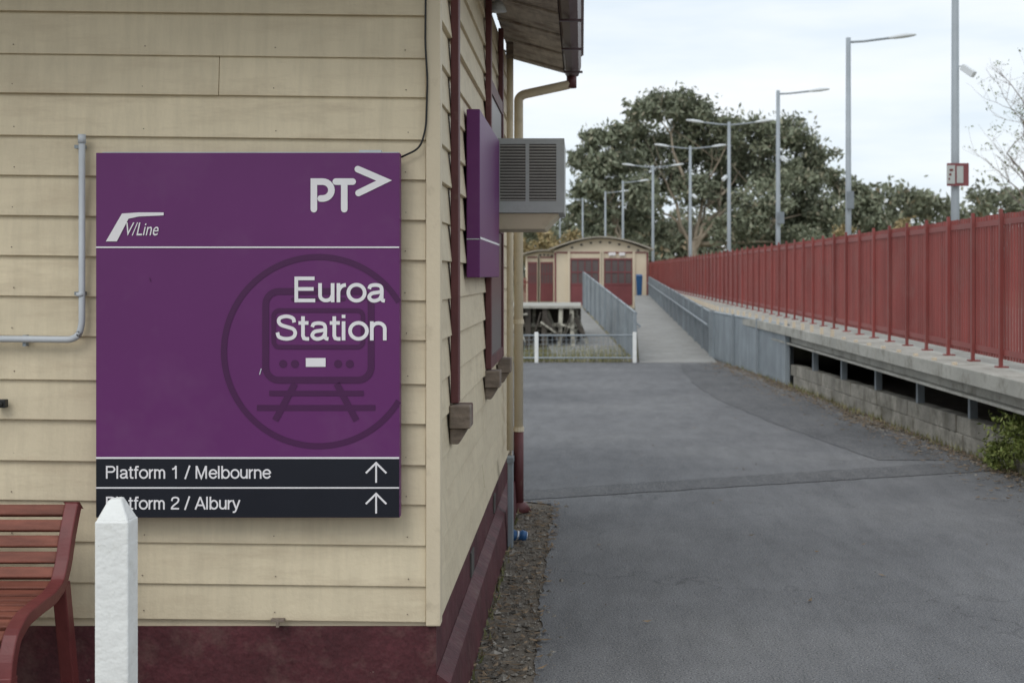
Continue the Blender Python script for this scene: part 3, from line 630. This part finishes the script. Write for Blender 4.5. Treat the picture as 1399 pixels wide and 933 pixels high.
# ------------------------------------------------------------------ shelters
def shelter(x0,x1,Y,depth,zb,ze,zp,wins):
    G=empty('platform_shelter'); d=MB(); n=14
    top=[(x0+(x1-x0)*i/n, ze+(zp-ze)*math.sin(math.pi*i/n)) for i in range(n+1)]
    pf=[(x0,zb)]+[(x1,zb)]+[(x,z-.06) for x,z in reversed(top)]
    k=len(pf); vs=[(x,yy,z) for yy in (Y,Y+depth) for x,z in pf]
    d.add(vs,[tuple(range(k)),tuple(range(2*k-1,k-1,-1))]+[(i,(i+1)%k,k+(i+1)%k,k+i) for i in range(k)]); d.obj('walls','shelterc',G)
    r=MB()
    for i in range(n):
        a,b=top[i],top[i+1]; ex=.22
        ax=x0-ex+(x1-x0+2*ex)*i/n; bx=x0-ex+(x1-x0+2*ex)*(i+1)/n
        r.hexa([(ax,Y-.35,a[1]-.03),(bx,Y-.35,b[1]-.03),(bx,Y+depth+.3,b[1]-.03),(ax,Y+depth+.3,a[1]-.03)],[(ax,Y-.35,a[1]+.03),(bx,Y-.35,b[1]+.03),(bx,Y+depth+.3,b[1]+.03),(ax,Y+depth+.3,a[1]+.03)])
    r.obj('curved_roof','roofc',G)
    w=MB(); g=MB(); fr=MB(); pi=MB()
    H=ze-zb
    for a,b in wins:
        w.box(a,b,Y-.05,Y+.01,zb+.12,zb+H*.40); g.box(a,b,Y-.03,Y+.01,zb+H*.40,zb+H*.82)
        fr.box(a-.03,b+.03,Y-.07,Y-.051,zb+H*.39,zb+H*.42); fr.box(a-.03,b+.03,Y-.07,Y-.031,zb+H*.82,zb+H*.85)
        m=(b-a)/4
        for q in range(5): fr.box(a+m*q-.02,a+m*q+.02,Y-.062,Y-.052,zb+.12,zb+H*.82)
        fr.box(a,b,Y-.06,Y-.031,zb+H*.60,zb+H*.62)
        pi.box(a-.14,a-.04,Y-.08,Y+.01,zb,ze-.1); pi.box(b+.04,b+.14,Y-.08,Y+.01,zb,ze-.1)
    # maroon timber strips between the cream panels
    w.box(x0+.02,x0+.09,Y-.03,Y-.001,zb,ze-.12); w.box(x1-.09,x1-.02,Y-.03,Y-.001,zb,ze-.12); w.box(x0+.1,x1-.1,Y-.028,Y-.001,ze-.16,ze-.10)
    w.obj('panels','shelterm',G); g.obj('windows','glassd',G); fr.obj('window_frames','shelterm',G); pi.obj('pilasters','shelterc',G)
    v=MB()
    for q in range(9):
        x=x0+(x1-x0)*(q+.9)/10; zq=ze+(zp-ze)*math.sin(math.pi*(q+.9)/10)-.22
        if zq-.04>ze-.09: v.box(x-.05,x+.05,Y-.02,Y+.01,zq-.04,zq+.04)
    if v.v: v.obj('vent_holes','acdark',G)
    return G
k=61/F
shelter((757-HX)*k,(886-HX)*k,61,4,.2,1.6+(376-341)*k,1.6+(376-324)*k,[((780-HX)*k,(818-HX)*k),((826-HX)*k,(863-HX)*k)])
x=(860-HX)*k; d=MB(); d.box(x-.9,x-.6,60.90,60.93,2.44,2.57); d.box(x-.45,x-.2,60.90,60.93,2.44,2.57); d.obj('shelter_notice','white')
k=67/F
shelter((718-HX)*k,(770-HX)*k,67,4,.25,1.6+(376-348)*k,1.6+(376-342)*k,[((722-HX)*k,(733-HX)*k),((739-HX)*k,(755-HX)*k)])
Wb=empty('wheelie_bin'); x=(873-HX)*59/F; d=MB(); d.hexa([(x-.10,58.6,.75),(x+.10,58.6,.75),(x+.10,58.9,.75),(x-.10,58.9,.75)],[(x-.13,58.5,1.55),(x+.13,58.5,1.55),(x+.13,59,1.55),(x-.13,59,1.55)]); d.obj('body','blue',Wb,.02)
d=MB(); d.hexa([(x-.14,58.46,1.551),(x+.14,58.46,1.551),(x+.14,59.02,1.551),(x-.14,59.02,1.551)],[(x-.12,58.5,1.6),(x+.12,58.5,1.6),(x+.12,59,1.64),(x-.12,59,1.64)]); d.obj('lid','blue',Wb,.02)
d=MB()
for q in range(8): d.box(-2.60+q*.06,-2.57+q*.06,54.9,54.94,.1,1.5)
d.box(-2.62,-2.1,54.95,54.98,1.3,1.36); d.box(-2.62,-2.1,54.95,54.98,.3,.36)
d.obj('red_gate','fence')
# ------------------------------------------------------------------ lamp poles
def lamp(px,topy,arms,Y=None,cam=None,box=None,sign=False):
    if Y is None: Y=5.3*F/(HY-topy)
    x=XX(px,Y); zt=1.6+5.3; G=empty('street_lamp'); d=MB()
    base=max(.4,dz(Y)-.02)
    d.tube([(x,Y,base),(x,Y,3.2),(x,Y,zt)],[.075,.066,.054],12); d.tube([(x,Y,base),(x,Y,base+.03)],.14,12)
    h=MB()
    for s in arms:
        ay=random.uniform(-.25,.1)
        d.tube([(x,Y,zt-.10),(x+s*.35,Y+ay*.2,zt-.08),(x+s*.95,Y+ay*.6,zt-.01)],.027,8)
        a=Vector((x+s*.88,Y+ay*.6,zt-.02)); b=Vector((x+s*1.5,Y+ay,zt+.05))
        vs=[]; fs=[]; dr=(b-a); sd=Vector((0,1,0))
        for t,wy,hz in ((0,.03,.03),(.25,.08,.06),(.6,.10,.068),(.92,.07,.04),(1,.03,.012)):
            c_=a+dr*t
            for q in range(8):
                an=2*math.pi*q/8; vs.append(c_+sd*wy*math.cos(an)+Vector((0,0,hz*math.sin(an)*(1 if math.sin(an)>0 else .6))))
        for i in range(4):
            for q in range(8): fs.append((i*8+q,i*8+(q+1)%8,(i+1)*8+(q+1)%8,(i+1)*8+q))
        fs.append(tuple(range(8))); fs.append(tuple(range(32,40))); h.add(vs,fs)
    d.obj('pole','pole',G,smooth=True)
    if arms: h.obj('lamp_heads','lamphead',G,smooth=True)
    if cam:
        c=MB()
        for (cy,s) in cam:
            z=ZZ(cy,Y); c.tube([(x,Y,z+.06),(x+s*.14,Y,z+.08)],.015,6); c.beam((x+s*.10,Y-.06,z+.05),(x+s*.24,Y-.20,z-.09),.10,.10); c.tube([(x+s*.14,Y,z+.08),(x+s*.14,Y-.06,z+.03)],.02,6)
        c.obj('camera','lamphead',G,.01)
    if box:
        c=MB()
        for (y0_,y1_,w) in box: c.box(x-.06,x-.06+w,Y-.16,Y-.08,ZZ(y1_,Y),ZZ(y0_,Y))
        c.obj('control_box','steeld',G,.01)
    if sign:
        c=MB(); c.box(x-.16,x+.18,Y-.13,Y-.10,ZZ(255,Y),ZZ(224,Y)); c.obj('name_board','shelterm',G,.004)
        c=MB(); c.box(x-.165,x-.04,Y-.141,Y-.131,ZZ(252,Y),ZZ(227,Y)); c.box(x-.01,x+.09,Y-.141,Y-.131,ZZ(251,Y),ZZ(228,Y)); c.obj('name_panel','ac',G)
        c=MB()
        for q in range(3): c.box(x-.14+q*.008,x-.12+q*.025,Y-.1445,Y-.1415,ZZ(247-q*6,Y),ZZ(244-q*6,Y))
        c.obj('name_text','benchiron',G)
lamp(1305,0,[1],Y=22.3,cam=[(97,1)],sign=True)
lamp(1159,52,[1],box=[(262,286,.16)])
lamp(1063,124,[1],cam=[(217,1)],box=[(290,306,.22)])
lamp(996,167,[-1,1],cam=[(243,-1)])
lamp(943,200,[-1,1],cam=[(268,1)])
lamp(892,226,[-1,1])
lamp(851,250,[1],Y=80)
lamp(827,262,[1],Y=90)
lamp(796,272,[-1],Y=98)
lamp(765,288,[1],Y=118)
# ------------------------------------------------------------------ trees
def clus(lst,Y,dep,k=1.0):
    return [((XX(a,Y+dd),Y+dd,ZZ(b,Y+dd)),k*r*Y/F) for a,b,r in lst for dd in (random.uniform(-dep,dep),)]
def limbs(G,base,cl,trunkh,r0,step=3):
    d=MB(); bx,by=base; fork=Vector((bx,by,trunkh))
    d.tube([(bx,by,-.2),(bx+.15,by,trunkh*.5),fork],[r0*1.2,r0,r0*.8],9)
    sel=cl[::step]
    for q,(c,r) in enumerate(sel):
        c=Vector(c); st=fork+Vector((0,0,-random.uniform(0,trunkh*.35)))
        ctl=Vector((st.x+(c.x-st.x)*random.uniform(.15,.45),st.y+random.uniform(-.8,.8),st.z+(c.z-st.z)*random.uniform(.45,.75)))
        pts=[];rd=[]
        for u in range(8):
            t=u/7; p=(1-t)**2*st+2*t*(1-t)*ctl+t*t*c
            if 0<u<7: p=p+Vector((random.gauss(0,.16),random.gauss(0,.16),random.gauss(0,.12)))
            pts.append(p); rd.append(r0*(.42*(1-t)+.04))
        d.tube(pts,rd,7)
        for z in range(4):
            s_=pts[random.choice((3,4,5,6))]; e=s_+Vector((random.gauss(0,r*.8),random.gauss(0,r*.5),abs(random.gauss(r*.6,r*.4))))
            m_=s_.lerp(e,.5)+Vector((random.gauss(0,.2),0,.15)); d.tube([s_,m_,e],[r0*.13,r0*.08,.02],5)
    d.obj('limbs','bark',G,smooth=True)
T=empty('gum_tree')
cl=clus([(900,148,29),(928,142,30),(955,160,34),(1000,176,32),(1042,184,34),(1085,186,36),(1112,218,32),(872,152,22),(868,180,26),(885,205,38),(935,205,42),(980,218,44),(1025,222,42),(1060,245,44),(1100,258,38),(1128,292,30),(910,250,34),(950,262,30),(990,265,36),(1040,285,42),(1085,305,40),(885,275,26),(905,318,20),(1000,310,32),(1025,335,34),(1060,335,36),(1110,335,32),(1138,335,28)],110,4.0,1.15)
limbs(T,(XX(945,108),108),cl,4.2,.42,3); foliage('crown',cl,64000,.20,'gum',T,sub=24,subr=.36,fuzz=.08)
T=empty('gum_tree')
cl=clus([(815,192,23),(842,186,23),(798,220,21),(822,228,28),(855,222,28),(803,258,25),(835,262,30),(870,262,28),(790,290,19),(815,300,27),(850,305,30),(880,300,22),(800,325,22)],104,3,1.18)
limbs(T,(XX(850,104),104),cl,3.2,.32,3); foliage('crown',cl,23000,.20,'gum',T,sub=20,subr=.36,fuzz=.08)
T=empty('gum_tree')
cl=clus([(1150,255,22),(1172,262,20),(1188,278,18),(1165,295,28),(1140,312,24),(1195,305,20),(1135,240,14)],125,3,1.12)
limbs(T,(XX(1165,125),125),cl,3,.28,2); foliage('crown',cl,10000,.24,'gum',T,sub=14,fuzz=.08)
cl=[]
x=-28
while x<66:
    Y=random.uniform(140,156); h=random.uniform(7.0,10.0)
    if XX(1190,Y)<x<XX(1500,Y): h=random.uniform(8.8,11.8)
    for q in range(4): cl.append(((x+random.uniform(-1.5,1.5),Y+random.uniform(-2,2),h*(.15+.25*q)-.6),2.6))
    x+=random.uniform(1.2,2.2)
foliage('distant_trees',cl,72000,.36,'treel',None,sub=14,subr=.45,fuzz=.08)
cl=[((XX(1200,100)+random.uniform(-2.5,2.5),100+random.uniform(-1,1),random.uniform(2.5,5.2)),.8) for q in range(9)]
foliage('autumn_tree',cl,3500,.16,'autumn')
cl=[((XX(745,88)+random.uniform(-2,1.6),88+random.uniform(-1,1),random.uniform(2.2,3.9)),.8) for q in range(9)]
foliage('autumn_tree',cl,3500,.15,'autumn')
# bare tree at the right
T=empty('bare_tree'); d=MB(); tips=[]
def br(p,dr,L,r,dep):
    pts=[p]; dd=dr.copy()
    for i in range(4):
        dd=(dd+Vector((random.gauss(0,.14),random.gauss(0,.14),random.gauss(.03,.10)))).normalized(); pts.append(pts[-1]+dd*L/4)
    d.tube(pts,[r,r*.85,r*.7,r*.58,r*.45],4)
    if dep==0: tips.append(pts[-1]); tips.append(pts[-2]); return
    for q in range(3 if dep>1 else 4):
        b=pts[random.choice((1,2,3,4))]; nd=(dd+Vector((random.gauss(0,.6),random.gauss(0,.6),random.gauss(.1,.45)))).normalized()
        br(b,nd,L*random.uniform(.55,.8),r*.5,dep-1)
bx=XX(1432,34)
d.tube([(bx,34,0),(bx-.1,34,2.2),(bx,34,4.5)],[.16,.12,.09],8)
for z,vx in ((2.2,-1),(2.8,-.8),(3.4,-.9),(4.0,-.6),(4.4,-.4),(4.4,.3),(4.4,-.1),(3,.8),(3.6,.9),(2.5,-.9)):
    br(Vector((bx,34,z)),Vector((vx*.6,random.uniform(-.5,.5),.85)).normalized(),1.5,.03,3)
d.obj('branches','twig',T)
foliage('sparse_leaves',[(tuple(t),.16) for t in random.sample(tips,min(300,len(tips)))],1500,.035,'shrub',T,sub=3)
# shrub and grass
T=empty('shrub')
cl=[((random.uniform(3.38,3.95),random.uniform(10.9,11.9),random.uniform(.08,.48)),.16) for q in range(32)]
foliage('leaves',cl,9500,.020,'shrub',T,sub=7,fuzz=.2)
d=MB()
for q in range(14): d.tube([(3.65,11.4,0),(random.uniform(3.45,3.9),random.uniform(11,11.8),random.uniform(.25,.5))],[.008,.003],5)
d.obj('stems','twig',T)
d=MB()
def blade(x,y,h):
    a=random.uniform(0,6.28); w=.008; c,s_=math.cos(a)*w,math.sin(a)*w; lx,ly=random.gauss(0,.3)*h,random.gauss(0,.3)*h
    d.quad((x-c,y-s_,-.01),(x+c,y+s_,-.01),(x+lx,y+ly,h))
for q in range(4500): blade(random.uniform(-2.2,.9),random.uniform(26.1,29.9),random.uniform(.04,.20))
for q in range(900):
    y=random.uniform(11,26); blade(wallx(y)-abs(random.gauss(0,.06)),y,random.uniform(.02,.09))
for q in range(120):
    y=random.uniform(5,9.6); blade(random.gauss(-.43,.01),y,random.uniform(.01,.05))
d.obj('grass','grass')
# ------------------------------------------------------------------ world
SE,SR=math.radians(48),math.radians(205)
w=bpy.data.worlds.new('World'); sc.world=w; w.use_nodes=True; nt=w.node_tree; bg=nt.nodes['Background']
sky=nt.nodes.new('ShaderNodeTexSky'); sky.sky_type='NISHITA'; sky.sun_disc=False; sky.sun_elevation=SE; sky.sun_rotation=SR
tc=nt.nodes.new('ShaderNodeTexCoord')
nn=noise(nt,mapping(nt,tc.outputs['Generated'],(1.0,1.0,5.0)),2.6,5,0.55)
cc=ramp(nt,nn,[(0.35,(0.68,0.77,0.85)),(0.5,(0.82,0.875,0.92)),(0.68,(0.94,0.95,0.965))])
m10=mixc(nt,1.0,cc,(7.6,7.6,7.6),'MULTIPLY')
col=mixc(nt,0.92,sky.outputs[0],m10)
nt.links.new(col,bg.inputs[0]); bg.inputs[1].default_value=0.15
sl=bpy.data.lights.new('sun','SUN'); sl.energy=1.0; sl.angle=math.radians(30); sl.color=(1,.97,.92)
so=bpy.data.objects.new('sun',sl); sc.collection.objects.link(so)
dirv=Vector((math.sin(SR)*math.cos(SE),math.cos(SR)*math.cos(SE),math.sin(SE)))
so.rotation_euler=dirv.to_track_quat('Z','Y').to_euler()
# ------------------------------------------------------------------ camera
cd=bpy.data.cameras.new('camera'); co=bpy.data.objects.new('camera',cd); sc.collection.objects.link(co)
co.location=(0,0,EYE); co.rotation_euler=(math.radians(90),0,0)
cd.sensor_width=36; cd.lens=50.0; cd.shift_x=-95.5/1399; cd.shift_y=-90.5/1399; cd.clip_end=5000; cd.clip_start=.05
cd.dof.use_dof=True; cd.dof.focus_distance=5.0; cd.dof.aperture_fstop=6.3
sc.camera=co
sc.view_settings.view_transform='Standard'; sc.view_settings.look='None'; sc.view_settings.exposure=0
